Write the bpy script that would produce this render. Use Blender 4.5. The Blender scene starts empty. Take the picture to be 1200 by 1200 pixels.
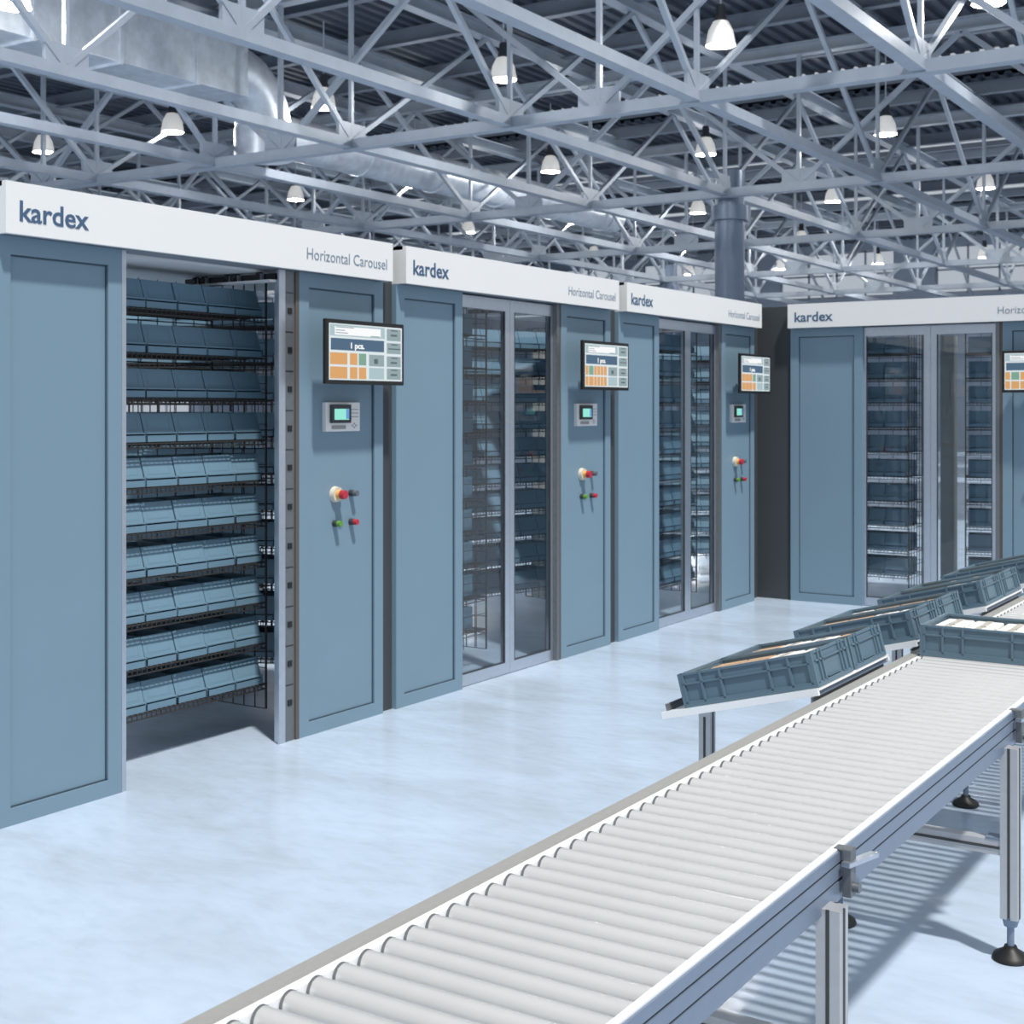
import bpy, math, random
from mathutils import Vector, Matrix
random.seed(7)
C = bpy.context.scene.collection
PI = math.pi
R = math.radians

# ------------------------------------------------------------------ materials
def srgb(r, g, b):
    f = lambda c: (c/255/12.92) if c/255 <= .04045 else ((c/255+.055)/1.055)**2.4
    return (f(r), f(g), f(b), 1)

def mat(name, col, rough=.5, metal=0.0, noise=0.0, nscale=20, emit=0.0, bump=0.0, spec=.5, ecol=None):
    m = bpy.data.materials.new(name); m.use_nodes = True
    nt = m.node_tree; b = nt.nodes['Principled BSDF']
    b.inputs['Base Color'].default_value = col
    b.inputs['Roughness'].default_value = rough
    b.inputs['Metallic'].default_value = metal
    b.inputs['Specular IOR Level'].default_value = spec
    if emit:
        b.inputs['Emission Color'].default_value = ecol or col
        b.inputs['Emission Strength'].default_value = emit
    if noise or bump:
        tc = nt.nodes.new('ShaderNodeTexCoord')
        n = nt.nodes.new('ShaderNodeTexNoise'); n.inputs['Scale'].default_value = nscale
        n.inputs['Detail'].default_value = 5
        nt.links.new(tc.outputs['Object'], n.inputs['Vector'])
        if noise:
            r = nt.nodes.new('ShaderNodeValToRGB')
            d = tuple(c*(1-noise) for c in col[:3])+(1,)
            u = tuple(min(1, c*(1+noise)) for c in col[:3])+(1,)
            r.color_ramp.elements[0].position = .3; r.color_ramp.elements[0].color = d
            r.color_ramp.elements[1].position = .7; r.color_ramp.elements[1].color = u
            nt.links.new(n.outputs['Fac'], r.inputs['Fac'])
            nt.links.new(r.outputs['Color'], b.inputs['Base Color'])
        if bump:
            bp = nt.nodes.new('ShaderNodeBump'); bp.inputs['Strength'].default_value = bump
            bp.inputs['Distance'].default_value = .01
            nt.links.new(n.outputs['Fac'], bp.inputs['Height'])
            nt.links.new(bp.outputs['Normal'], b.inputs['Normal'])
    return m

M = {}
M['panel'] = mat('panel_blue', srgb(115, 140, 157), .5, noise=.015, nscale=3)
M['panel_groove'] = mat('panel_groove', srgb(58, 74, 88), .6)
M['white'] = mat('fascia_white', srgb(226, 226, 226), .45, noise=.006, nscale=2)
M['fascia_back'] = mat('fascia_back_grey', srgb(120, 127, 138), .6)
M['ink'] = mat('logo_navy', srgb(66, 92, 122), .6)
M['ink_light'] = mat('logo_slate', srgb(120, 135, 152), .6)
M['filler'] = mat('filler_charcoal', srgb(58, 63, 67), .6, noise=.03, nscale=4)
M['alu'] = mat('brushed_aluminium', srgb(196, 202, 212), .32, .85, noise=.04, nscale=30)
M['alu_dark'] = mat('dull_aluminium', srgb(120, 124, 128), .45, .6, noise=.06, nscale=30)
M['seal'] = mat('brown_seal', srgb(92, 84, 78), .6)
M['bin'] = mat('bin_blue', srgb(104, 134, 153), .5, noise=.02, nscale=9)
M['wire'] = mat('dark_wire', srgb(50, 48, 48), .6, 0.0)
M['black'] = mat('black_plastic', srgb(24, 24, 25), .45)
M['dark'] = mat('dark_plastic', srgb(52, 56, 60), .5)
M['track'] = mat('track_plate', srgb(205, 208, 212), .5)
M['crate'] = mat('crate_slate', srgb(88, 112, 128), .45, noise=.02, nscale=8)
M['card'] = mat('brown_cardboard', srgb(200, 160, 118), .8, noise=.05, nscale=14)
M['pack'] = mat('white_package', srgb(228, 226, 222), .55, noise=.03, nscale=10)
M['tape'] = mat('package_tape', srgb(178, 172, 164), .4)
M['roller'] = mat('white_roller', srgb(224, 224, 223), .34, .6, noise=.015, nscale=12)
M['rail'] = mat('rail_aluminium', srgb(122, 136, 156), .4, .35, noise=.03, nscale=25)
M['railwhite'] = mat('rail_white', srgb(238, 240, 242), .4, .1)
M['railgrey'] = mat('rail_grey', srgb(150, 150, 148), .55, .1, noise=.03, nscale=60)
M['slot'] = mat('slot_dark', srgb(60, 62, 64), .6)
M['rubber'] = mat('foot_black', srgb(20, 21, 22), .5)
M['steel'] = mat('painted_steel', srgb(160, 170, 183), .42, .1, noise=.06, nscale=4)
M['deck'] = mat('roof_deck', srgb(76, 85, 99), .5, .2, noise=.08, nscale=2)
M['purlin'] = mat('purlin_grey', srgb(120, 130, 144), .5, .1)
M['duct'] = mat('galvanised_duct', srgb(205, 213, 223), .38, .5, noise=.14, nscale=5)
M['column'] = mat('column_grey', srgb(104, 118, 138), .35, .3, noise=.05, nscale=3)
M['wall'] = mat('hall_wall', srgb(150, 163, 182), .7, noise=.05, nscale=1)
M['winframe'] = mat('window_frame', srgb(150, 160, 172), .5, .3)
M['shade'] = mat('lamp_shade_white', srgb(236, 236, 232), .35, emit=.28, ecol=(1, .96, .9, 1))
M['cap'] = mat('lamp_cap', srgb(50, 54, 60), .5)
M['rod'] = mat('lamp_rod', srgb(180, 190, 202), .5)
M['guide'] = mat('guide_beige', srgb(158, 156, 150), .5)
M['leg'] = mat('leg_aluminium', srgb(184, 186, 190), .38, .4, noise=.04, nscale=25)
M['red'] = mat('red_button', srgb(178, 44, 62), .4)
M['green'] = mat('green_button', srgb(92, 146, 58), .4)
M['grey'] = mat('grey_button', srgb(92, 98, 106), .4)
M['cream'] = mat('cream_collar', srgb(206, 200, 184), .5)
M['yellow'] = mat('yellow_ring', srgb(214, 164, 84), .5)
M['hmi'] = mat('hmi_plate', srgb(226, 226, 226), .45, .1)
M['hmi_label'] = mat('hmi_label', srgb(150, 150, 150), .6)
def screen(name, r, g, b, e=.55):
    c = srgb(r, g, b)
    return mat(name, (c[0]*.18, c[1]*.18, c[2]*.18, 1), .4, emit=e, ecol=c, spec=.2)
M['s_white'] = screen('screen_white', 250, 250, 250, .8)
M['s_bg'] = screen('screen_pale', 222, 232, 234, .8)
M['s_grey'] = screen('screen_grey', 148, 166, 170, .8)
M['s_pale'] = screen('screen_light_blue', 172, 194, 200, .8)
M['s_blue'] = screen('screen_navy', 80, 106, 130, .8)
M['s_orange'] = screen('screen_orange', 214, 160, 104, .85)
M['s_green'] = screen('screen_green', 128, 166, 148, .8)
M['s_ink'] = screen('screen_ink', 96, 112, 116, .7)
M['s_mint'] = screen('display_mint', 150, 232, 212, .9)
M['s_azure'] = screen('display_azure', 110, 160, 220, .8)

def glass_mat(name, tint, refl=1.0):
    m = bpy.data.materials.new(name); m.use_nodes = True
    nt = m.node_tree; nt.nodes.clear()
    out = nt.nodes.new('ShaderNodeOutputMaterial'); mx = nt.nodes.new('ShaderNodeMixShader')
    t = nt.nodes.new('ShaderNodeBsdfTransparent'); t.inputs['Color'].default_value = tint
    g = nt.nodes.new('ShaderNodeBsdfGlossy'); g.inputs['Roughness'].default_value = .02
    lw = nt.nodes.new('ShaderNodeLayerWeight'); p = nt.nodes.new('ShaderNodeMath'); p.operation = 'POWER'; p.inputs[1].default_value = 5
    f = nt.nodes.new('ShaderNodeMath'); f.operation = 'MULTIPLY_ADD'; f.inputs[1].default_value = .94; f.inputs[2].default_value = .05
    nt.links.new(lw.outputs['Facing'], p.inputs[0]); nt.links.new(p.outputs[0], f.inputs[0])
    nt.links.new(f.outputs[0], mx.inputs[0]); nt.links.new(t.outputs[0], mx.inputs[1])
    nt.links.new(g.outputs[0], mx.inputs[2]); nt.links.new(mx.outputs[0], out.inputs['Surface'])
    return m
M['glass'] = glass_mat('door_glass', (.90, .93, .95, 1))
M['winglass'] = glass_mat('window_glass', (.95, .97, 1, 1))

def floor_mat():
    m = bpy.data.materials.new('polished_floor'); m.use_nodes = True
    nt = m.node_tree; b = nt.nodes['Principled BSDF']
    tc = nt.nodes.new('ShaderNodeTexCoord')
    mp = nt.nodes.new('ShaderNodeMapping'); mp.inputs['Rotation'].default_value = (0, 0, .9)
    mp.inputs['Scale'].default_value = (1, 2.2, 1)
    nt.links.new(tc.outputs['Object'], mp.inputs['Vector'])
    n1 = nt.nodes.new('ShaderNodeTexNoise'); n1.inputs['Scale'].default_value = 1.1; n1.inputs['Detail'].default_value = 8
    n1.inputs['Roughness'].default_value = .62; n1.inputs['Distortion'].default_value = .6
    n2 = nt.nodes.new('ShaderNodeTexNoise'); n2.inputs['Scale'].default_value = 9; n2.inputs['Detail'].default_value = 6
    for n in (n1, n2): nt.links.new(mp.outputs[0], n.inputs['Vector'])
    r1 = nt.nodes.new('ShaderNodeValToRGB')
    e = r1.color_ramp.elements
    e[0].position = .32; e[0].color = srgb(168, 181, 195)
    e[1].position = .66; e[1].color = srgb(183, 199, 219)
    k = e.new(.5); k.color = srgb(177, 192, 210)
    nt.links.new(n1.outputs['Fac'], r1.inputs['Fac'])
    r2 = nt.nodes.new('ShaderNodeValToRGB')
    r2.color_ramp.elements[0].position = .3; r2.color_ramp.elements[0].color = (.9, .91, .92, 1)
    r2.color_ramp.elements[1].position = .55; r2.color_ramp.elements[1].color = (1, 1, 1, 1)
    nt.links.new(n2.outputs['Fac'], r2.inputs['Fac'])
    mx = nt.nodes.new('ShaderNodeMix'); mx.data_type = 'RGBA'; mx.blend_type = 'MULTIPLY'
    mx.inputs['Factor'].default_value = .7
    nt.links.new(r1.outputs[0], mx.inputs['A']); nt.links.new(r2.outputs[0], mx.inputs['B'])
    nt.links.new(mx.outputs['Result'], b.inputs['Base Color'])
    b.inputs['Roughness'].default_value = .2; b.inputs['Specular IOR Level'].default_value = .4
    bp = nt.nodes.new('ShaderNodeBump'); bp.inputs['Strength'].default_value = .08; bp.inputs['Distance'].default_value = .01
    nt.links.new(n2.outputs['Fac'], bp.inputs['Height']); nt.links.new(bp.outputs[0], b.inputs['Normal'])
    return m
M['floor'] = floor_mat()

# ------------------------------------------------------------------ mesh builder
class MB:
    def __init__(s): s.v = []; s.f = []; s.m = []
    def add(s, vs, fs, m=0):
        o = len(s.v); s.v += [tuple(v) for v in vs]
        s.f += [tuple(i+o for i in f) for f in fs]; s.m += [m]*len(fs); return s
    def box(s, x0, x1, y0, y1, z0, z1, m=0):
        vs = [(x0,y0,z0),(x1,y0,z0),(x1,y1,z0),(x0,y1,z0),(x0,y0,z1),(x1,y0,z1),(x1,y1,z1),(x0,y1,z1)]
        return s.add(vs, [(0,3,2,1),(4,5,6,7),(0,1,5,4),(1,2,6,5),(2,3,7,6),(3,0,4,7)], m)
    def bar(s, p, q, w, h=None, m=0, up=(0,0,1)):
        h = h or w; p = Vector(p); q = Vector(q); d = (q-p).normalized(); up = Vector(up)
        if abs(d.dot(up)) > .98: up = Vector((0,1,0))
        a = d.cross(up).normalized()*(w/2); b = a.cross(d).normalized()*(h/2)
        vs = [p-a-b,p+a-b,p+a+b,p-a+b,q-a-b,q+a-b,q+a+b,q-a+b]
        return s.add(vs, [(0,1,2,3),(7,6,5,4),(0,4,5,1),(1,5,6,2),(2,6,7,3),(3,7,4,0)], m)
    def cyl(s, p, q, r0, r1=None, n=16, m=0, caps=True):
        r1 = r0 if r1 is None else r1
        p = Vector(p); q = Vector(q); d = (q-p).normalized()
        up = Vector((0,0,1)) if abs(d.z) < .9 else Vector((1,0,0))
        a = d.cross(up).normalized(); b = d.cross(a).normalized(); vs = []
        for c, r in ((p, r0), (q, r1)):
            for i in range(n):
                t = 2*PI*i/n; vs.append(c+(a*math.cos(t)+b*math.sin(t))*r)
        fs = [(i, i+n, (i+1)%n+n, (i+1)%n) for i in range(n)]
        if caps: fs += [tuple(range(n)), tuple(range(2*n-1, n-1, -1))]
        return s.add(vs, fs, m)
    def lathe(s, prof, n=20, m=0, c=(0,0,0)):
        vs = []
        for r, z in prof:
            for i in range(n):
                t = 2*PI*i/n; vs.append((c[0]+r*math.cos(t), c[1]+r*math.sin(t), c[2]+z))
        fs = []
        for k in range(len(prof)-1):
            for i in range(n):
                j = (i+1) % n; fs.append((k*n+i, k*n+j, (k+1)*n+j, (k+1)*n+i))
        return s.add(vs, fs, m)
    def prism_x(s, poly, x0, x1, m=0):      # polygon in (y, z) extruded along x
        n = len(poly)
        vs = [(x0, y, z) for y, z in poly]+[(x1, y, z) for y, z in poly]
        fs = [(i, (i+1)%n, (i+1)%n+n, i+n) for i in range(n)]
        fs += [tuple(range(n-1, -1, -1)), tuple(range(n, 2*n))]
        return s.add(vs, fs, m)
    def quad(s, a, b, c, d, m=0): return s.add([a, b, c, d], [(0,1,2,3)], m)
    def mesh(s, name, mats, bevel=0, smooth=False):
        me = bpy.data.meshes.new(name); me.from_pydata(s.v, [], s.f); me.update()
        for k in (mats if isinstance(mats, (list, tuple)) else [mats]): me.materials.append(M[k])
        for p, i in zip(me.polygons, s.m): p.material_index = i
        import bmesh
        bm = bmesh.new(); bm.from_mesh(me)
        bmesh.ops.recalc_face_normals(bm, faces=bm.faces)
        if bevel:
            bmesh.ops.bevel(bm, geom=bm.edges[:], offset=bevel, segments=2, affect='EDGES', profile=.6, clamp_overlap=True)
        bm.to_mesh(me); bm.free()
        if smooth:
            for p in me.polygons: p.use_smooth = True
            try: me.set_sharp_from_angle(angle=R(40))
            except Exception: pass
        return me
    def build(s, name, mats, parent=None, bevel=0, smooth=False):
        return link(s.mesh(name, mats, bevel, smooth), name, parent)

def link(me, name, parent=None):
    o = bpy.data.objects.new(name, me); C.objects.link(o)
    if parent: o.parent = parent
    return o
def tag(o, label=None, cat=None, group=None, kind=None):
    if label: o['label'] = label
    if cat: o['category'] = cat
    if group: o['group'] = group
    if kind: o['kind'] = kind
    return o
def thing(name, label, cat, group=None, mw=None):
    o = bpy.data.objects.new(name, None); C.objects.link(o); o.empty_display_size = .1
    if mw is not None: o.matrix_world = mw
    return tag(o, label, cat, group)
def struct(o): o['kind'] = 'structure'; return o
def copy_tree(src, mw, label=None, group=None):
    kids = list(src.children)
    r = src.copy(); C.objects.link(r); r.matrix_world = mw
    if label: r['label'] = label
    if group: r['group'] = group
    for ch in kids:
        c = ch.copy(); C.objects.link(c); c.parent = r
        for g in ch.children:
            d = g.copy(); C.objects.link(d); d.parent = c
    return r
def T(x, y, z, rz=0): return Matrix.Translation((x, y, z)) @ Matrix.Rotation(rz, 4, 'Z')
ORD = ['first', 'second', 'third', 'fourth', 'fifth', 'sixth', 'seventh', 'eighth', 'ninth', 'tenth', 'eleventh', 'twelfth', 'thirteenth', 'fourteenth']

def text_mesh(s, size, width=None, bold=0.0, depth=.0015):
    cu = bpy.data.curves.new('lettering', 'FONT'); cu.body = s; cu.size = size
    cu.offset = bold; cu.extrude = depth; cu.resolution_u = 3
    o = bpy.data.objects.new('lettering', cu); C.objects.link(o)
    dg = bpy.context.evaluated_depsgraph_get()
    me = bpy.data.meshes.new_from_object(o.evaluated_get(dg))
    bpy.data.objects.remove(o); bpy.data.curves.remove(cu)
    me.name = 'lettering'
    xs = [v.co.x for v in me.vertices]; x0 = min(xs); w = max(xs)-x0
    k = (width/w) if width else 1
    for v in me.vertices:                       # stand the text up: x right, z up, facing -y
        x, y, z = v.co; v.co = ((x-x0)*k, -z, y)
    me.materials.clear()
    return me

# ------------------------------------------------------------------ the hall
mb = MB(); mb.box(-62, 14, -6, 64, -.3, 0); struct(mb.build('floor', 'floor'))

# roof deck in corrugated sheets, with skylight gaps between them
def sheet(mb, x0, x1, y0, y1, z, pitch=.3, h=.07):
    n = int((x1-x0)/pitch)
    xs = []
    for i in range(n):
        a = x0+i*pitch
        xs += [(a, z), (a+pitch*.42, z), (a+pitch*.5, z+h), (a+pitch*.92, z+h)]
    vs = [(x, y0, zz) for x, zz in xs]+[(x, y1, zz) for x, zz in xs]
    k = len(xs); fs = [(i, i+1, i+1+k, i+k) for i in range(k-1)]
    mb.add(vs, fs)
    mb.box(x0, x1, y0, y1, z+h+.05, z+h+.2)
mb = MB()
for x0, x1, ys in ((-62, -15.2, 12), (-15.2, -9.2, 15), (-9.2, 6, 18.5)):
    for y0, y1 in ((ys, 29.2), (31.4, 37.4), (40.4, 46.6), (50.2, 61)):
        sheet(mb, x0, x1, y0, y1, 9.15)
struct(mb.build('ceiling', 'deck'))

for i in range(17):
    y = 13.3+i*2.65
    if y > 57: break
    x0 = max(-61, -1.36*y-6); x1 = -.22*y+5 if y > 18.6 else -9.3 if y > 15.1 else -15.3
    mb = MB()
    mb.box(x0, x1, y-.09, y+.09, 8.86, 8.885); mb.box(x0, x1, y-.015, y+.015, 8.885, 9.125); mb.box(x0, x1, y-.09, y+.09, 9.125, 9.15)
    o = mb.build('roof_purlin', 'purlin')
    tag(o, 'grey steel purlin under the roof deck, %s one counting from the nearest' % (ORD[i] if i < 14 else ['fifteenth', 'sixteenth', 'seventeenth'][i-14]), 'purlin', 'roof purlins')

def truss(axis, c, nodes, zb, zt, wb, wt, ww, label, group):
    """axis 'y': runs along y at x=c; axis 'x': runs along x at y=c; nodes are the bottom joints"""
    P = (lambda t, z: (c, t, z)) if axis == 'y' else (lambda t, z: (t, c, z))
    r = thing('roof_truss', label, 'roof truss', group, Matrix.Translation(P(nodes[0], 0)))
    inv = Vector(P(nodes[0], 0))
    def L(t, z): return Vector(P(t, z))-inv
    up = (0, 0, 1)
    b = MB()
    a, z = nodes[0], nodes[-1]
    for s in (-1, 1):                           # twin angle sections back to back
        off = Vector((s*wb*.3, 0, 0)) if axis == 'y' else Vector((0, s*wb*.3, 0))
        b.bar(L(a, zb)+off, L(z, zb)+off, wb*.4, wb)
    b.bar(L(a, zb-wb*.45), L(z, zb-wb*.45), wb*1.25, wb*.12)
    b.build('bottom_chord', 'steel', r)
    b = MB(); b.bar(L(a, zt), L(z, zt), wt, wt*.12); b.bar(L(a, zt+wt*.5), L(z, zt+wt*.5), wt*.15, wt); b.bar(L(a, zt+wt), L(z, zt+wt), wt, wt*.12)
    b.build('top_chord', 'steel', r)
    g = MB()
    for i, n in enumerate(nodes):
        if 0 < i < len(nodes)-1:
            b = MB(); b.bar(L(n, zb), L(n, zt), ww*.8); b.build('vertical_web', 'steel', r)
            e = .03
            if axis == 'y': g.box(-e, e, n-nodes[0]-.34, n-nodes[0]+.34, zb-.05, zb+.34)
            else: g.box(n-nodes[0]-.34, n-nodes[0]+.34, -e, e, zb-.05, zb+.34)
            g.build('gusset_plate', 'steel', r); g = MB()
        if i < len(nodes)-1:
            mid = (n+nodes[i+1])/2
            for t in (n, nodes[i+1]):
                b = MB(); b.bar(L(t, zb+.05), L(mid, zt), ww); b.build('diagonal_web', 'steel', r)
    return r

ZB, ZT = 6.0, 8.55
YB = [17.2, 25.1, 33.0, 40.9, 48.8]
PX = 3.1
AX = [-5.0-PX*i for i in range(11)]
BX = [-1.9-PX/2-2*PX*i for i in range(9)]
for k, y in enumerate(YB):
    lo, hi = -1.36*y-4, -.22*y+4
    nodes = [x for x in BX if lo-2*PX < x < hi+2*PX][::-1]
    truss('x', y, nodes, ZB, ZT, .17, .22, .09, 'grey roof truss running across the hall, %s row from the front' % ORD[k], 'cross trusses of the hall roof')
for k, x in enumerate(AX):
    y0 = max(-x/1.36-3, 9.3); y1 = min(-x/.22+3 , 56)
    cand = [11.5, 17.2]+[17.2+7.9*j for j in range(1, 6)]
    if y0 < 9.5: cand = [9.3-3.6]+cand if x < -8 else cand
    nodes = [c for c in cand if y0-4 < c < y1+3]
    if len(nodes) < 3: nodes = [14.5, 17.2, 25.1]
    truss('y', x, nodes, ZB+.02, ZT+.1, .16, .24, .08, 'grey roof truss running away along the hall, %s from the right' % ORD[k], 'lengthwise trusses of the hall roof')

# back wall with a band of windows, left wall with tall windows
def wall(name, axis, c, a0, a1, z1, wins, t=.3):
    mb = MB()
    def bx(p, q, z0, zz):
        if q-p < .01 or zz-z0 < .01: return
        if axis == 'x': mb.box(p, q, c, c+t, z0, zz)
        else: mb.box(c-t, c, p, q, z0, zz)
    wins = sorted(wins); z0w, z1w = wins[0][2], wins[0][3]
    bx(a0, a1, 0, z0w); bx(a0, a1, z1w, z1)
    e = a0
    for w in wins: bx(e, w[0], z0w, z1w); e = w[1]
    bx(e, a1, z0w, z1w)
    struct(mb.build(name, 'wall'))
wn = [0]
def window(axis, c, a0, a1, z0, z1):
    wn[0] += 1
    P = (lambda a, d, z: (a, c+d, z)) if axis == 'x' else (lambda a, d, z: (c-d, a, z))
    r = bpy.data.objects.new('window_%d' % wn[0], None); C.objects.link(r); struct(r); r.location = P(a0, .15, z0)
    o = Vector(P(a0, .15, z0))
    mb = MB(); n = max(2, int((a1-a0)/1.3))
    B = lambda p, q: mb.bar(Vector(p)-o, Vector(q)-o, .08)
    for z in (z0+.04, z1-.04, (z0+z1)/2): B(P(a0, .15, z), P(a1, .15, z))
    for i in range(n+1):
        a = a0+.04+(a1-a0-.08)*i/n; B(P(a, .15, z0), P(a, .15, z1))
    mb.build('window_frame', 'winframe', r)
    mb = MB(); mb.quad(*[Vector(P(a, .15, z))-o for a, z in ((a0, z0), (a1, z0), (a1, z1), (a0, z1))])
    mb.build('pane', 'winglass', r)
bw = [(-60+i*7.2, -60+i*7.2+5.4, 6.7, 8.8) for i in range(9)]
wall('wall_back', 'x', 60, -62, 6, 9.6, bw)
for w in bw: window('x', 60, *w)
lw = [(8+i*6, 8+i*6+4.2, 1.0, 4.2) for i in range(8)]
wall('wall_left', 'y', -44, 6, 60, 9.6, lw)
for w in lw: window('y', -44, *w)

# columns
def column(x, y, r_, label):
    r = thing('steel_column', label, 'column', 'round columns of the hall', Matrix.Translation((x, y, 0)))
    b = MB(); b.cyl((0,0,.03), (0,0,ZB+.5), r_, n=28); b.build('shaft', 'column', r, smooth=True)
    b = MB(); b.box(-r_*1.5, r_*1.5, -r_*1.5, r_*1.5, 0, .03); b.build('base_plate', 'column', r)
    b = MB(); b.cyl((0,0,ZB-.5), (0,0,ZB-.2), r_*1.25, r_*1.25, 28); b.build('collar', 'column', r, smooth=True)
column(-11.3, 25.55, .30, 'tall round dark grey column rising behind the third and fourth carousels')
column(-20.5, 41.3, .30, 'far round grey column standing deep in the hall')

# ducts, top left
r = thing('ventilation_duct', 'galvanised ventilation duct hanging under the roof at top left', 'duct', None, T(-17.0, 8.5, 7.55))
b = MB(); b.box(-.5, .5, 0, 8.6, -.5, .5); b.build('rectangular_run', 'duct', r, bevel=.015)
for i in range(5):
    b = MB(); y = 1.0+i*1.6
    b.box(-.54, .54, y-.03, y+.03, -.54, .54); b.build('flange', 'duct', r)
b = MB(); n = 20; prev = None                                         # elbow down into the round run
path = []
for k in range(13):
    a = PI/2*k/12
    path.append((Vector((0, 8.6+.9*math.sin(a), -.9*(1-math.cos(a)))), a))
rings = []
for c, a in path:
    u = Vector((1, 0, 0)); v = Vector((0, math.sin(a), math.cos(a)))
    rings.append([c+(u*math.cos(2*PI*i/n)+v*math.sin(2*PI*i/n))*.5 for i in range(n)])
vs = [p for q in rings for p in q]
b.add(vs, [(k*n+i, k*n+(i+1)%n, (k+1)*n+(i+1)%n, (k+1)*n+i) for k in range(12) for i in range(n)])
b.build('elbow', 'duct', r, smooth=True)
b = MB(); b.cyl((0, 9.5, -1.4), (0, 9.5, -.85), .52, n=24); b.build('outlet_collar', 'duct', r, smooth=True)
r = thing('round_duct', 'round grey air duct running away under the trusses at left', 'duct', None, T(-18.2, 19.2, 7.0))
b = MB(); b.cyl((0,0,0), (0,14,0), .42, n=24); b.build('tube', 'duct', r, smooth=True)
for i in range(6):
    b = MB(); b.cyl((0,.3+i*2.6,0), (0,.36+i*2.6,0), .45, n=24); b.build('joint_band', 'duct', r, smooth=True)

# pendant lamps
def lamp_proto():
    r = thing('pendant_lamp', 'x', 'lamp', 'pendant lamps under the hall roof', T(0, 0, 0))
    b = MB(); b.lathe([(.07, .38), (.12, .36), (.19, .22), (.23, .0), (.215, .0), (.175, .21), (.11, .34), (.0, .355)], 24)
    b.build('lamp_shade', 'shade', r, smooth=True)
    b = MB(); b.lathe([(.0, .62), (.06, .62), (.075, .58), (.075, .46), (.09, .44), (.09, .38), (.07, .365)], 16)
    b.build('lamp_cap', 'cap', r, smooth=True)
    b = MB(); b.cyl((0,0,.6), (0,0,1.6), .012, n=8); b.build('rod', 'rod', r, smooth=True)
    return r
lp = lamp_proto(); first = True
rows = [(11.2, [-14.95]), (19, [-8.55-3.95*i for i in range(-1, 5)]), (27, [-8.55-3.95*i for i in range(0, 5)]),
        (35, [-8.55-3.95*i for i in range(0, 5)]), (43, [-12.5-3.95*i for i in range(0, 4)]), (51, [-12.5-3.95*i for i in range(0, 4)])]
RN = ['lone front', 'nearest', 'second', 'third', 'fourth', 'farthest']
for k, (y, xs) in enumerate(rows):
    for j, x in enumerate(xs):
        z = 7.2 if k else 6.88
        lab = 'white bell pendant lamp, %s from the right in the %s row' % (ORD[j], RN[k])
        if k == 0: lab = 'white bell pendant lamp closest to the camera, at the top left corner'
        if first: lp.matrix_world = T(x, y, z); lp['label'] = lab; first = False
        else: copy_tree(lp, T(x, y, z), lab)
        ld = bpy.data.lights.new('lamp_bulb', 'POINT'); ld.energy = 170 if k else 420; ld.shadow_soft_size = .12; ld.color = (1, .97, .93)
        lo = bpy.data.objects.new('lamp_bulb', ld); C.objects.link(lo); lo.location = (x, y, z-.02)

# ------------------------------------------------------------------ carousel units
UX, UY = -4.71, 3.44
HF0, HF1 = 2.40, 2.61
W = 2.5
UN = ['open leftmost carousel', 'second carousel', 'third carousel', 'rightmost carousel']
SIZES = {}
LOGO = text_mesh('kardex', .118, .345, .0018); LOGO.materials.append(M['ink'])
NAME = text_mesh('Horizontal Carousel', .085, .655, -.0006); NAME.materials.append(M['ink_light'])

def frame_panel(r, name, u0, u1):
    b = MB()
    fw, zb, zt = .075, .0, HF0
    for q in ((u0, u0+fw, zb, zt), (u1-fw, u1, zb, zt), (u0+fw, u1-fw, zb, .07), (u0+fw, u1-fw, 2.325, zt)):
        b.box(q[0], q[1], 0, .1, q[2], q[3])
    b.build(name, 'panel', r)
    b = MB(); b.box(u0+fw, u1-fw, .014, .09, .07, 2.325); p = b.build('inset_panel', 'panel', r)
    b = MB(); e = .007
    for q in ((u0+fw, u0+fw+e, .07, 2.325), (u1-fw-e, u1-fw, .07, 2.325), (u0+fw, u1-fw, .07, .07+e), (u0+fw, u1-fw, 2.325-e, 2.325)):
        b.box(q[0], q[1], .009, .015, q[2], q[3])
    b.build('shadow_gap', 'panel_groove', p)

def door_leaf(r, u0, u1, v, wl, wr, seal=True):
    b = MB()
    b.box(u0, u0+wl, v, v+.035, 0.004, HF0-.01); b.box(u1-wr, u1, v, v+.035, 0.004, HF0-.01)
    b.box(u0+wl, u1-wr, v, v+.035, 0.004, .075); b.box(u0+wl, u1-wr, v, v+.035, HF0-.085, HF0-.01)
    d = b.build('door', 'alu', r)
    b = MB(); b.box(u0+wl, u1-wr, v+.014, v+.02, .075, HF0-.085); b.build('glass_pane', 'glass', d)
    b = MB(); e = .007
    b.box(u0+wl, u0+wl+e, v-.001, v+.012, .075, HF0-.085); b.box(u1-wr-e, u1-wr, v-.001, v+.012, .075, HF0-.085)
    b.box(u0+wl, u1-wr, v-.001, v+.012, .075, .075+e)
    b.build('seal', 'dark', d)

def disc(r, u, z, R0, y0, y1, m, name, parent=None, n=20):
    b = MB(); b.cyl((u, y0, z), (u, y1, z), R0, R0*.92, n); return b.build(name, m, parent or r, smooth=True)

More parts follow.
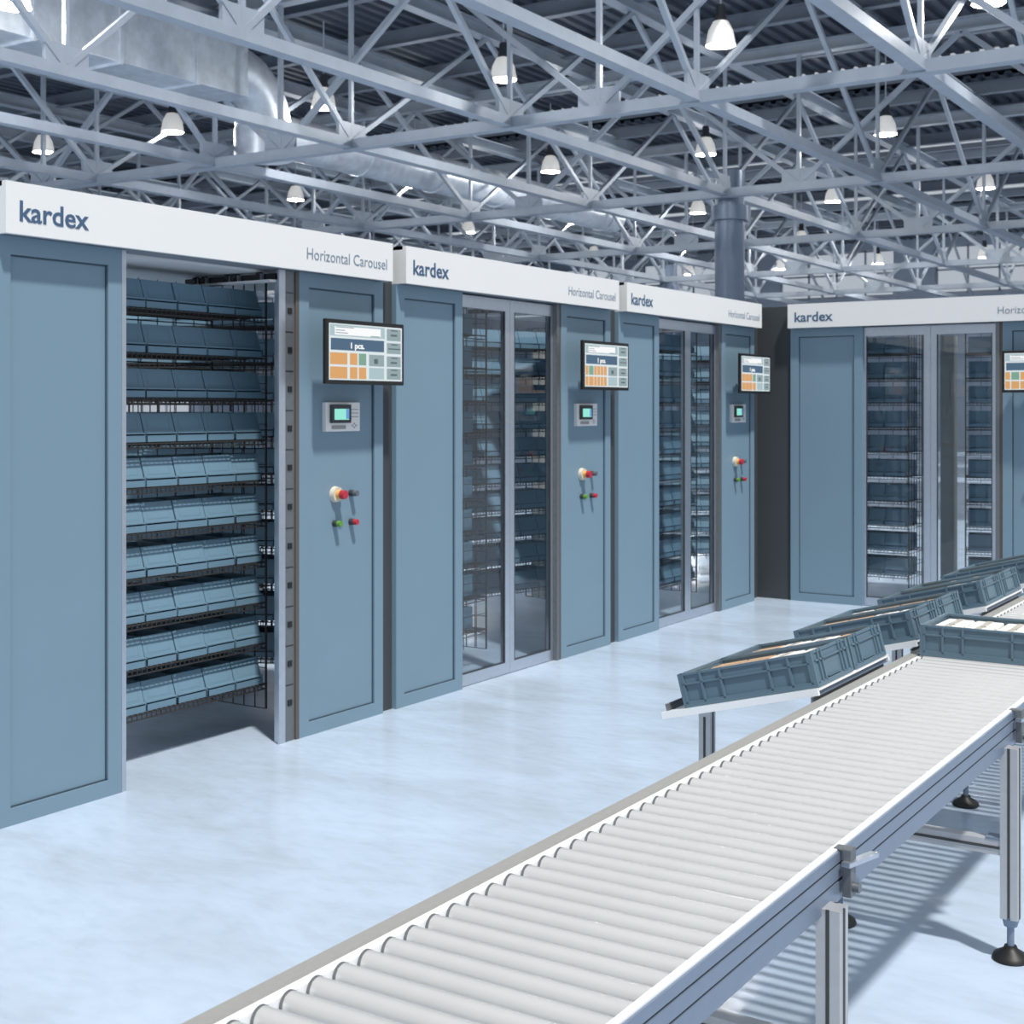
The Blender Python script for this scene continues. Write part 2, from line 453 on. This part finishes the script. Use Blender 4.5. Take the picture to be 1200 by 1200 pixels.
def monitor(mw, label, layout):
    r = thing('monitor', label, 'monitor', 'order monitors on the carousels', mw)
    w, h = .65, .335
    b = MB(); b.box(-w/2, w/2, 0, .024, -h/2, h/2); b.build('housing', 'black', r, bevel=.006)
    b = MB(); b.box(-.16, .16, .024, .075, -.1, .1); b.build('rear_cover', 'dark', r, bevel=.008)
    b = MB(); b.cyl((-.05, .075, 0), (-.05, .115, 0), .035, n=16); b.build('wall_bracket', 'dark', r, smooth=True)
    e = .022; sw, sh = w-2*e, h-2*e
    X = lambda f: -w/2+e+sw*f
    Z = lambda f: h/2-e-sh*f
    keys = ['s_bg', 's_white', 's_grey', 's_pale', 's_blue', 's_orange', 's_green', 's_ink']
    b = MB()
    b.box(X(0), X(1), -.002, .0, Z(1), Z(0), 0)
    def cell(x0, x1, y0, y1, m, d=.003):
        b.box(X(x0), X(x1), -d, -.001, Z(y1), Z(y0), keys.index(m))
    cell(.01, .75, .02, .22, 's_pale'); cell(.07, .69, .05, .2, 's_white', .004)
    for q in ((.08, .32, .055, .07), (.08, .2, .11, .125), (.08, .24, .155, .17), (.55, .68, .185, .2)): cell(*q, 's_grey', .005)
    cell(.02, .74, .26, .47, 's_blue')
    for k, (y0, y1) in enumerate(((.03, .25), (.29, .49), (.54, .735), (.765, .97))):
        cell(.78, .98, y0, y1, 's_grey')
        cell(.84, .93, y0+.02, y0+.04, 's_ink', .004); cell(.835, .925, y0+.1, y0+.135, 's_ink', .004) if k != 1 else cell(.8, .97, y0+.1, y0+.12, 's_ink', .004)
    cell(.53, .74, .525, .735, 's_grey'); cell(.6, .65, .6, .69, 's_ink', .004); cell(.53, .74, .765, .97, 's_pale')
    for y0, y1 in ((.515, .725), (.765, .975)):
        if layout == 0: xs = ((.01, .235), (.27, .37), (.39, .49))
        elif layout == 1: xs = ((.01, .07), (.085, .185), (.2, .26), (.275, .335), (.35, .41), (.425, .49))
        else: xs = ((.01, .12), (.13, .24), (.25, .36), (.385, .49))
        for k, (a, c) in enumerate(xs):
            g = y0 < .6 and k == {0: 2, 1: 1, 2: 3}[layout]
            cell(a, c, y0, y1, 's_green' if g else 's_orange')
    s = b.build('screen', [k for k in keys], r)
    me = text_mesh('1 pcs.', .043, .11, .0012, .0006); me.materials.append(M['s_white'])
    o = link(me, 'lettering', s); o.location = (X(.28), -.0045, Z(.43))
    return r

def unit(k, mw, open_door, layout):
    r = thing('carousel_cabinet', ['blue grey open carousel cabinet, nearest at the left, its bin racks exposed',
        'blue grey glass-doored carousel cabinet directly behind the open one',
        'blue grey glass-doored carousel cabinet at the far end of the left row',
        'blue grey glass-doored carousel cabinet facing the camera at right'][k], 'storage cabinet', 'carousel cabinets', mw)
    # fascia, hollow at the back
    b = MB(); b.box(0, W, -.07, -.045, HF0, HF1); b.box(0, .02, -.045, .16, HF0, HF1); b.box(W-.02, W, -.045, .16, HF0, HF1)
    b.box(0, W, -.045, .16, HF1-.02, HF1)
    f = b.build('fascia', 'white', r)
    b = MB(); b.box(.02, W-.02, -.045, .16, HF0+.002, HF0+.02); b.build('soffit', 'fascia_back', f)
    o = link(LOGO, 'lettering', f); o.location = (.065, -.0706, HF0+.055)
    o = link(NAME, 'lettering', f); o.location = (1.79, -.0706, HF0+.06)
    frame_panel(r, 'side_panel', 0, .65)
    frame_panel(r, 'control_panel', 1.81, W)
    # overhead cover and drive track
    b = MB(); b.box(.02, W-.02, .12, 1.0, HF0-.01, HF0+.02); b.build('top_cover', 'track', r)
    if open_door:
        b = MB(); b.box(.651, .675, .0, .06, 0, HF0); b.build('door_jamb', 'alu', r)
        b = MB(); b.box(1.66, 1.706, .0, .012, 0, HF0); b.box(1.69, 1.706, .012, .06, 0, HF0); b.build('door_jamb', 'alu', r)
        b = MB(); b.box(1.706, 1.783, .008, .05, 0, HF0)
        for q in range(11): b.box(1.732, 1.762, .004, .009, .18+q*.2, .21+q*.2, 1); b.box(1.716, 1.772, .006, .009, .285+q*.2, .289+q*.2, 1)
        b.build('slotted_strip', ['alu_dark', 'black'], r)
        b = MB(); b.box(1.785, 1.808, .0, .09, 0, HF0); b.build('edge_seal', 'seal', r)
    else:
        door_leaf(r, .652, 1.22, .03, .02, .055); door_leaf(r, 1.222, 1.752, .03, .05, .03)
        b = MB(); b.box(1.754, 1.785, .0, .09, 0, HF0); b.build('door_jamb', 'alu_dark', r)
        b = MB(); b.box(1.785, 1.81, .005, .09, 0, HF0); b.build('edge_seal', 'seal', r)
    # drive track with rollers, running back from the opening
    va = .02 if open_door else .08
    b = MB(); b.bar((1.66, va, 2.366), (1.66, .66, 2.366), .02, .03); t = b.build('drive_track', 'black', r)
    b = MB(); b.bar((1.64, va, 2.341), (1.64, .66, 2.341), .05, .012); b.build('track_rail', 'track', t)
    for v in (.11, .27, .33, .50, .56):
        b = MB(); b.cyl((1.635, v-.012, 2.366), (1.635, v+.012, 2.366), .022, n=14); w_ = b.build('track_roller', 'black', r, smooth=True)
        b = MB(); b.box(1.625, 1.645, v-.022, v-.012, 2.345, 2.38); b.build('roller_bracket', 'alu', w_)
    # control box
    u0, u1, z0, z1 = 2.005, 2.285, 1.575, 1.73
    b = MB(); b.box(u0, u1, -.012, .02, z0, z1); cb = b.build('control_box', 'hmi', r, bevel=.003)
    b = MB(); b.box(u0+.03, u0+.185, -.03, -.011, z0+.045, z1-.012, 0); b.box(u0+.048, u0+.165, -.0315, -.029, z0+.062, z1-.035, 1)
    b.box(u0+.14, u0+.165, -.0325, -.031, z0+.066, z1-.036, 2)
    b.build('display', ['dark', 's_mint', 's_azure'], cb)
    b = MB(); b.box(u0+.045, u0+.16, -.0135, -.0115, z0+.012, z0+.032); b.build('name_strip', 'hmi_label', cb)
    b = MB()
    for q in range(3): b.box(u1-.085, u1-.015, -.0135, -.0115, z1-.04-q*.02, z1-.036-q*.02)
    for a, c in ((.05, .04), (.065, .03), (.035, .03), (.05, .02)): b.box(u1-a-.006, u1-a+.006, -.0135, -.0115, z0+c-.004, z0+c+.004)
    b.build('keypad', 'hmi_label', cb)
    # buttons
    u, z = 2.105, 1.24
    e = disc(r, u, z, .043, .014, -.012, 'cream', 'emergency_stop')
    disc(r, u, z, .024, -.012, -.035, 'yellow', 'collar_ring', e); disc(r, u, z, .025, -.035, -.062, 'red', 'mushroom_button', e)
    for un, zn, m, nm in ((2.235, 1.24, 'grey', 'key_switch'), (2.1, 1.085, 'green', 'start_button'), (2.235, 1.085, 'red', 'stop_button')):
        s = disc(r, un, zn, .018, .014, -.014, 'dark', nm); disc(r, un, zn, .0165, -.014, -.036, m, 'button_cap', s)
    m = mw @ T(2.165, -.155, 1.99)
    monitor(m, ['wide touch monitor with orange and grey cells, on the open leftmost cabinet', 'wide touch monitor on the second cabinet, many narrow orange cells',
                'smallest touch monitor in view, on the third cabinet by the corner', 'touch monitor cut by the right edge, on the cabinet facing the camera'][k], layout)
    return r
UM = [T(UX, UY+i*2.62, 0, PI/2) for i in range(3)]+[T(-4.46, 11.4, 0, 0)]
for k in range(4): unit(k, UM[k], k == 0, [0, 1, 2, 1][k])

# fillers between the cabinets
for k in range(2):
    b = MB(); y = UY+k*2.62+W
    b.box(0, .1, .004, .116, 0, 2.585)
    o = b.build('partition_strip', 'filler'); o.location = (UX-.13, y, 0)
    tag(o, ['narrow charcoal filler post between the open and the second cabinet', 'narrow charcoal filler post between the second and third cabinets'][k], 'partition', 'charcoal partitions')
b = MB(); b.box(-4.86, -4.463, 11.42, 11.5, 0, 2.6); b.box(-4.86, -4.78, 11.2, 11.42, 0, 2.6)
tag(b.build('corner_partition', 'filler'), 'wide charcoal panel closing the corner where the cabinet rows meet', 'partition', 'charcoal partitions')

# ------------------------------------------------------------------ carriers and bins
CW, CD, PITCH, Z0, NT = 1.03, .40, .2155, .235, 10
def carrier_meshes():
    b = MB(); hw = CW/2
    for y in (.004, .13, .26, CD-.004): b.bar((-hw, y, 0), (hw, y, 0), .007)
    for z in (-.022,): b.bar((-hw, .0, z), (hw, .0, z), .006); b.bar((-hw, CD, z), (hw, CD, z), .006)
    n = 34
    for i in range(n+1):
        x = -hw+CW*i/n; b.bar((x, 0, .004), (x, CD, .004), .004); b.bar((x, -.001, .004), (x, -.001, -.024), .004)
    shelf = b.mesh('wire_shelf', 'wire')
    b = MB(); zt = Z0+NT*PITCH-.02; n = 5
    for i in range(n+1): y = CD*i/n; b.bar((0, y, Z0-.13), (0, y, zt), .005 if 0 < i < n else .009)
    z = Z0-.13
    while z < zt+.01: b.bar((0, 0, z), (0, CD, z), .004); z += PITCH/2
    side = b.mesh('side_grid', 'wire')
    b = MB()
    for i in range(9): x = -hw+CW*i/8; b.bar((x, CD, Z0-.1), (x, CD, zt), .004)
    z = Z0
    while z < zt: b.bar((-hw, CD, z), (hw, CD, z), .004); z += PITCH/2
    back = b.mesh('back_grid', 'wire')
    return shelf, side, back
SH, SD, BK = carrier_meshes()
def carrier(mw, label):
    r = thing('wire_carrier', label, 'wire rack', 'wire racks inside the carousels', mw)
    for t in range(NT): o = link(SH, 'wire_shelf', r); o.location = (0, 0, Z0+t*PITCH)
    for s in (-1, 1): o = link(SD, 'side_grid', r); o.location = (s*(CW/2+.004), 0, 0)
    link(BK, 'back_grid', r)
    return r
BW = .2
def bin_mb():
    b = MB(); w = BW/2-.003; h = .138; d = .30
    # shell: front leans back above a small upright lip
    t = .006
    lp_, yb, yt = .031, .012, .044              # lip height, foot and head of the sloped front
    b.prism_x([(t, 0), (d, 0), (d, .008), (t, .008)], -w, w)                     # bottom
    b.box(-w, w, d-t, d, .008, h)                                               # back
    for s in (-1, 1):
        x0, x1 = (-w, -w+t) if s < 0 else (w-t, w)
        b.prism_x([(.0, .0), (d, .0), (d, h), (yt+.008, h), (yb+.002, lp_+.01), (.0, lp_)], x0, x1)
    b.box(-w, w, -.0, t, .0, lp_)                                               # lip
    b.prism_x([(yb, lp_+.007), (yt, h), (yt+.006, h), (yb+.006, lp_+.007)], -w, w)   # sloped front
    b.prism_x([(-.003, lp_+.008), (-.003, lp_+.014), (.024, lp_+.014), (.024, lp_+.008)], -w, w)   # ledge
    def sl(f): return (yb+(yt-yb)*f, lp_+.007+(h-lp_-.007)*f)                    # label field
    q = .001
    for x0, x1, f0, f1 in ((-w*.72, w*.72, .2, .215), (-w*.72, -w*.71, .2, .8), (w*.71, w*.72, .2, .8)):
        a, c = sl(f0); e, g = sl(f1)
        b.prism_x([(a-q, c), (e-q, g), (e+q, g), (a+q, c)], x0, x1)
    return b
BIN = bin_mb().mesh('shelf_bin', 'bin')
CAR = [  # unit, u, v, angle, label, individually built bins
    (0, 1.365, .30, 0, 'wire rack of open-front bins in the opening of the leftmost carousel', 'open leftmost carousel'),
    (1, .86, .72, PI, 'front wire rack seen through the left glass door of the second carousel', 'front rack of second carousel'),
    (2, 1.52, .34, 0, 'front wire rack behind the left glass door of the third carousel', 'front rack of third carousel'),
    (3, .42, .36, 0, 'front wire rack behind the left glass door of the camera-facing carousel', 'front rack of camera-facing carousel'),
    (1, 3.05, 1.2, R(-15), 'rear wire rack behind the right glass door of the second carousel', 'rear rack of second carousel'),
    (3, 1.86, .75, R(15), 'turned wire rack behind the right glass door of the camera-facing carousel', 'turned rack of camera-facing carousel'),
    (2, 3.75, 1.2, R(-50), 'rear wire rack behind the right glass door of the third carousel', None),
    (0, 2.2, 1.2, R(-62), 'turned wire rack behind the open front rack, at its right', None),
    (0, .1, 2.5, PI, 'far wire rack facing away behind the open front rack', None),
    (1, .5, 2.3, PI, 'far wire rack facing away inside the second carousel', None),
]
for mw, lab in ((UM[3] @ T(1.11, 1.0, 0), 'grey guide column inside the camera-facing carousel, beside its centre stile'), (UM[1] @ T(4.37, 1.75, 0), 'grey guide column seen through the right glass door of the second carousel')):
    r = thing('guide_column', lab, 'column', 'guide columns', mw)
    b = MB(); b.box(-.06, .06, -.06, .06, .01, 2.35); b.build('shaft', 'guide', r, bevel=.004)
    b = MB(); b.box(-.1, .1, -.1, .1, 0, .01); b.build('base_plate', 'guide', r)
rest = MB(); bme = BIN
bv = [v.co.copy() for v in bme.vertices]; bf = [tuple(p.vertices) for p in bme.polygons]
for k, u, v, a, lab, who in CAR:
    mw = UM[k] @ T(u, v, 0, a)
    carrier(mw, lab)
    for t in range(NT):
        for i in range(5):
            m = mw @ T(-CW/2+.015+BW*(i+.5), .006+random.uniform(-.004, .004), Z0+t*PITCH+.008, random.uniform(-.006, .006))
            if who:
                o = link(BIN, 'shelf_bin'); o.matrix_world = m
                sh = NT-1-t
                tag(o, 'blue shelf bin, %s from left, %s, %s' % (ORD[i], 'top shelf' if sh == 0 else 'bottom shelf' if sh == NT-1 else ORD[sh]+' shelf down', who), 'storage bin', 'open-front bins in the ' + who)
            else:
                rest.add([m @ c for c in bv], bf)
o = rest.build('shelf_bins', 'bin')
tag(o, 'remaining blue shelf bins on the rear racks inside the carousels', 'storage bin', None, 'stuff')

# ------------------------------------------------------------------ roller conveyor
XL, XR = -1.57, -.965
YC0, YC1 = .95, 10.4
r = thing('roller_conveyor', 'long aluminium roller conveyor running from the foreground towards the far cabinets', 'conveyor', None, Matrix.Translation((-1.27, YC0, 0)))
off = Vector((1.27, -YC0, 0))
class LB(MB):
    def build(s, *a, **k):
        s.v = [(x+1.27, y-YC0, z) for x, y, z in s.v]; return MB.build(s, *a, **k)
RZ, RR, RP = .7265, .0218, .066
b = LB(); b.box(XL, XL+.035, YC0, YC1, .655, .748); b.box(XL-.003, XL, YC0, YC1, .69, .70); lr = b.build('side_rail', 'railgrey', r)
b = LB(); b.box(-1.535, -1.5135, YC0, YC1, .655, .743); b.build('bearing_strip', 'railwhite', lr)
b = LB(); b.box(-1.018, -1.004, YC0, YC1, .655, .7445); br = b.build('side_rail', 'rail', r)
b = LB()
for z0, z1 in ((.722, .7445), (.687, .716), (.64, .681)): b.box(-1.004, -.998, YC0, YC1, z0, z1)
b.build('profile_rail', 'rail', br)
b = LB(); b.box(-1.004, -1.0015, YC0, YC1, .645, .743); b.build('profile_slot', 'slot', br)
b = LB(); b.box(-1.018, -1.003, YC0, YC1, .7445, .7488); b.build('top_strip', 'railwhite', br)
b = MB(); b.cyl((-1.513, 0, 0), (-1.018, 0, 0), RR, n=24)
ROL = b.mesh('roller', 'roller', smooth=True)
b = MB(); b.cyl((-1.513, 0, 0), (-1.507, 0, 0), RR+.0008, n=24)
CAPM = b.mesh('end_cap', 'alu_dark', smooth=True)
ny = int((YC1-.1-YC0)/RP); rb = MB(); rv = [v.co.copy() for v in ROL.vertices]; rf = [tuple(p.vertices) for p in ROL.polygons]
y00 = YC0+.05
for i in range(ny):
    y = y00+i*RP
    if i < 100:
        o = link(ROL, 'roller', r); o.location = (1.27, y-YC0, RZ)
        c = link(CAPM, 'end_cap', o)
    else: rb.add([v+Vector((1.27, y-YC0, RZ)) for v in rv], rf)
o = rb.build('far_rollers', 'roller', r, smooth=True); o['kind'] = 'stuff'
LEGY = [1.17, 2.75, 4.34, 5.92, 7.5, 9.1]
for y in LEGY:
    for x in (-.985, -1.528):
        b = LB(); s = .026
        b.box(x-s, x+s, y-s, y+s, .13, .655)
        for q in (-1, 1): b.box(x-.004, x+.004, y+q*s-.001*q-.002, y+q*s+.002, .13, .655, 1); b.box(x+q*s-.002, x+q*s+.002, y-.004, y+.004, .13, .655, 1)
        lg = b.build('leg', ['leg', 'slot'], r)
        b = LB(); b.cyl((x, y, .02), (x, y, .135), .011, n=12); b.cyl((x, y, .105), (x, y, .135), .02, .028, n=12); b.build('levelling_rod', 'rail', lg, smooth=True)
        b = LB(); b.lathe([(0, .045), (.018, .045), (.022, .035), (.05, .018), (.055, .006), (.052, 0), (0, 0)], 24, 0, (x, y, 0)); b.build('foot', 'rubber', lg, smooth=True)
    b = LB(); b.bar((-1.52, y, .345), (-1.01, y, .345), .045, .045); b.bar((-1.52, y-.024, .345), (-1.01, y-.024, .345), .002, .008, 1)
    b.build('cross_beam', ['leg', 'slot'], r)
    b = LB(); b.box(-1.055, -1.01, y-.024, y+.024, .3675, .375); b.build('corner_bracket', 'rail', r)
for y in (1.25, 2.85, 4.45, 6.05, 7.6):
    b = LB(); b.box(-.992, -.972, y-.016, y+.016, .648, .7495); b.box(-1.012, -.972, y-.016, y+.016, .746, .7505); cl = b.build('rail_clamp', 'alu_dark', r, bevel=.002)
    b = LB(); b.bar((-.98, y-.03, .722), (-.955, y+.09, .718), .02, .01); b.build('clamp_lever', 'alu', cl)
    b = LB(); b.cyl((-.972, y, .668), (-.958, y, .668), .011, n=12); b.build('clamp_bolt', 'alu_dark', cl, smooth=True)

# ------------------------------------------------------------------ crates
CL, CWD, CH = .5, .345, .118
def crate_meshes():
    b = MB(); t = .008; hl, hw = CL/2-.008, CWD/2-.008
    b.box(-hl, hl, -hw, hw, .0, .01)
    for s in (-1, 1):
        b.box(-hl, hl, s*hw-t/2, s*hw+t/2, 0, CH-.004); b.box(s*hl-t/2, s*hl+t/2, -hw, hw, 0, CH-.004)
    def rib(x0, x1, y0, y1, z0, z1): b.box(x0, x1, y0, y1, z0, z1)
    for s in (-1, 1):
        ya, yb = sorted((s*hw, s*(hw+.011)))
        for x in (-.235, -.165, -.09, .09, .165, .235): rib(x-.004, x+.004, ya, yb, .012, CH)
        rib(-hl, hl, ya, yb, .078, .084); rib(-hl, hl, ya, yb, .0, .02)
        xa, xb = sorted((s*hl, s*(hl+.011)))
        for y in (-.155, -.115, -.085, .085, .115, .155): rib(xa, xb, y-.004, y+.004, .012, CH)
        rib(xa, xb, -hw, hw, .082, .088); rib(xa, xb, -hw, hw, 0, .016)
        rib(xa, xb, -.06, .06, .02, .022)
    for sx in (-1, 1):
        for sy in (-1, 1): b.box(sx*hl-.010, sx*hl+.010, sy*hw-.010, sy*hw+.010, 0, CH)
    body = b.mesh('body', 'crate')
    b = MB(); e = .014
    for s in (-1, 1):
        y0, y1 = sorted((s*CWD/2, s*(CWD/2-e))); b.box(-CL/2, CL/2, y0, y1, CH-.008, CH)
        x0, x1 = sorted((s*CL/2, s*(CL/2-e))); b.box(x0, x1, -CWD/2+e, CWD/2-e, CH-.008, CH)
    rim = b.mesh('rim', 'crate')
    return body, rim
CB, CR = crate_meshes()
def pack_mesh(l, w, h, white):
    b = MB(); b.box(-l/2, l/2, -w/2, w/2, 0, h); me = b.mesh('package', 'pack' if white else 'card', bevel=.008 if white else .003); return me
PW = pack_mesh(.106, .145, .091, True); PC = pack_mesh(.107, .145, .090, False)
b = MB(); b.box(-.012, .012, -.073, .073, .0912, .0924); TAPE_W = b.mesh('tape', 'tape')
b = MB(); b.box(-.0535, .0535, -.008, .008, .0902, .0914); TAPE_C = b.mesh('tape', 'tape')
def crate(mw, where, contents):
    r = thing('storage_crate', 'slate blue ribbed plastic crate '+where, 'crate', 'ribbed crates', mw)
    link(CB, 'body', r); link(CR, 'rim', r)
    for x, y, rz, white, lab in contents:
        p = thing('white_package' if white else 'cardboard_box', lab, 'package' if white else 'box', 'goods in the crates', mw @ T(x, y, .0105, rz))
        link(PW if white else PC, 'wrapping' if white else 'carton', p); link(TAPE_W if white else TAPE_C, 'tape', p)
XS = [-.178, -.063, .055, .172]
# on the conveyor
mc = T(-1.271, 5.23+CWD/2, RZ+RR+.001)
con = []
for j, (x, wht) in enumerate(zip(XS, (1, 1, 1, 0))):
    for q, y in enumerate((-.078, .078)):
        con.append((x, y, random.uniform(-.03, .03), wht, '%s, %s from left in the %s row of the conveyor crate' % ('white wrapped package' if wht else 'brown carton', ORD[j], 'front' if q == 0 else 'rear')))
crate(mc, 'standing on the conveyor rollers near the right edge', con)

# ------------------------------------------------------------------ chutes
TH = R(14.6)
def chute(k, y0):
    # local frame: x up the slope, origin at the upper front corner
    mw = Matrix.Translation((-1.59, y0, .80-.012)) @ Matrix.Rotation(-TH, 4, 'Y')
    wd = .74
    r = thing('pick_chute', ['sloping white chute nearest the camera, left of the roller conveyor', 'sloping chute second from the camera beside the conveyor',
        'sloping chute third from the camera beside the conveyor', 'farthest sloping chute beside the conveyor'][k], 'chute', 'sloping chutes beside the conveyor', mw)
    b = MB(); b.box(-.575, .0, -.005, wd, -.022, -.012); b.build('slide_plate', 'railwhite', r)
    for y in (-.01, wd-.01):
        b = MB(); b.box(-.59, .0, y, y+.014, -.036, -.012); b.build('side_rail', 'railwhite', r)
    b = MB(); b.box(-.578, -.565, .01, wd-.01, -.012, .012); b.build('end_stop', 'alu_dark', r)
    b = MB(); b.box(-.03, -.01, .02, wd, -.04, -.022); b.build('support_bar', 'rail', r)
    b = MB(); b.box(-.034, -.027, .0, wd, -.085, -.0425); b.build('end_skirt', 'railgrey', r)
    # uprights stand plumb: undo the tilt
    inv = Matrix.Rotation(TH, 4, 'Y')
    def plumb(lx, ly):
        base = mw @ Vector((lx, ly, -.03)); h = base.z
        lg = MB(); s = .022
        lg.box(-s, s, -s, s, -h+.13, 0); lg.box(-.004, .004, -s-.002, -s+.001, -h+.13, -.03, 1); lg.box(s-.001, s+.002, -.004, .004, -h+.13, 0, 1)
        o = lg.build('leg', ['leg', 'slot'], r); o.matrix_local = Matrix.Translation((lx, ly, -.03)) @ inv
        q = MB(); q.cyl((0,0,-h+.02), (0,0,-h+.14), .011, n=12); q.build('levelling_rod', 'rail', o, smooth=True)
        q = MB(); q.lathe([(0, .045), (.018, .045), (.022, .035), (.05, .018), (.055, .006), (.052, 0), (0, 0)], 24, 0, (0, 0, -h)); q.build('foot', 'rubber', o, smooth=True)
    plumb(-.46, .09); plumb(-.095, .56)
    for j in range(2):
        m = mw @ Matrix.Translation((-.30+.05, CWD/2+.004+j*.366, -.0115))
        nm = ['nearest', 'second', 'third', 'farthest'][k]
        con = []
        for i, x in enumerate(XS):
            wht = (i >= 2) if j == 0 else (i in (1, 2)) if k % 2 == 0 else (i < 1)
            for q, y in enumerate((-.078, .078)):
                con.append((x, y, random.uniform(-.025, .025), wht, '%s, %s from left, %s row, %s crate of %s chute' % ('white package' if wht else 'brown carton', ORD[i], 'front' if q == 0 else 'rear', 'front' if j == 0 else 'rear', nm)))
        crate(m, 'in %s position on the %s chute' % ('front' if j == 0 else 'rear', nm), con)
for k, y in enumerate((4.30, 5.40, 6.50, 7.60)): chute(k, y)

# ------------------------------------------------------------------ light
w = bpy.data.worlds.new('World'); bpy.context.scene.world = w; w.use_nodes = True
bg = w.node_tree.nodes['Background']; bg.inputs[0].default_value = (.85, .92, 1.0, 1); bg.inputs[1].default_value = .55
sun = bpy.data.lights.new('sun', 'SUN'); sun.energy = 4.3; sun.angle = R(3); sun.color = (1, .97, .92)
so = bpy.data.objects.new('sun', sun); C.objects.link(so)
so.rotation_euler = Vector((-.46, .26, -1)).to_track_quat('-Z', 'Y').to_euler()

# ------------------------------------------------------------------ camera
cam = bpy.data.cameras.new('camera'); co = bpy.data.objects.new('camera', cam); C.objects.link(co)
cam.sensor_width = 36; cam.lens = 36*1589/1200; cam.clip_start = .05; cam.clip_end = 300
cam.shift_y = -(600-478)/1200
cam.dof.use_dof = True; cam.dof.focus_distance = 3.6; cam.dof.aperture_fstop = 10
co.location = (0, 0, 1.7); co.rotation_euler = (PI/2, 0, math.atan2(1031, 1589))
sc = bpy.context.scene; sc.camera = co
sc.view_settings.view_transform = 'Standard'; sc.view_settings.look = 'None'
sc.view_settings.exposure = 0; sc.view_settings.gamma = 1
sc.view_settings.use_curve_mapping = False
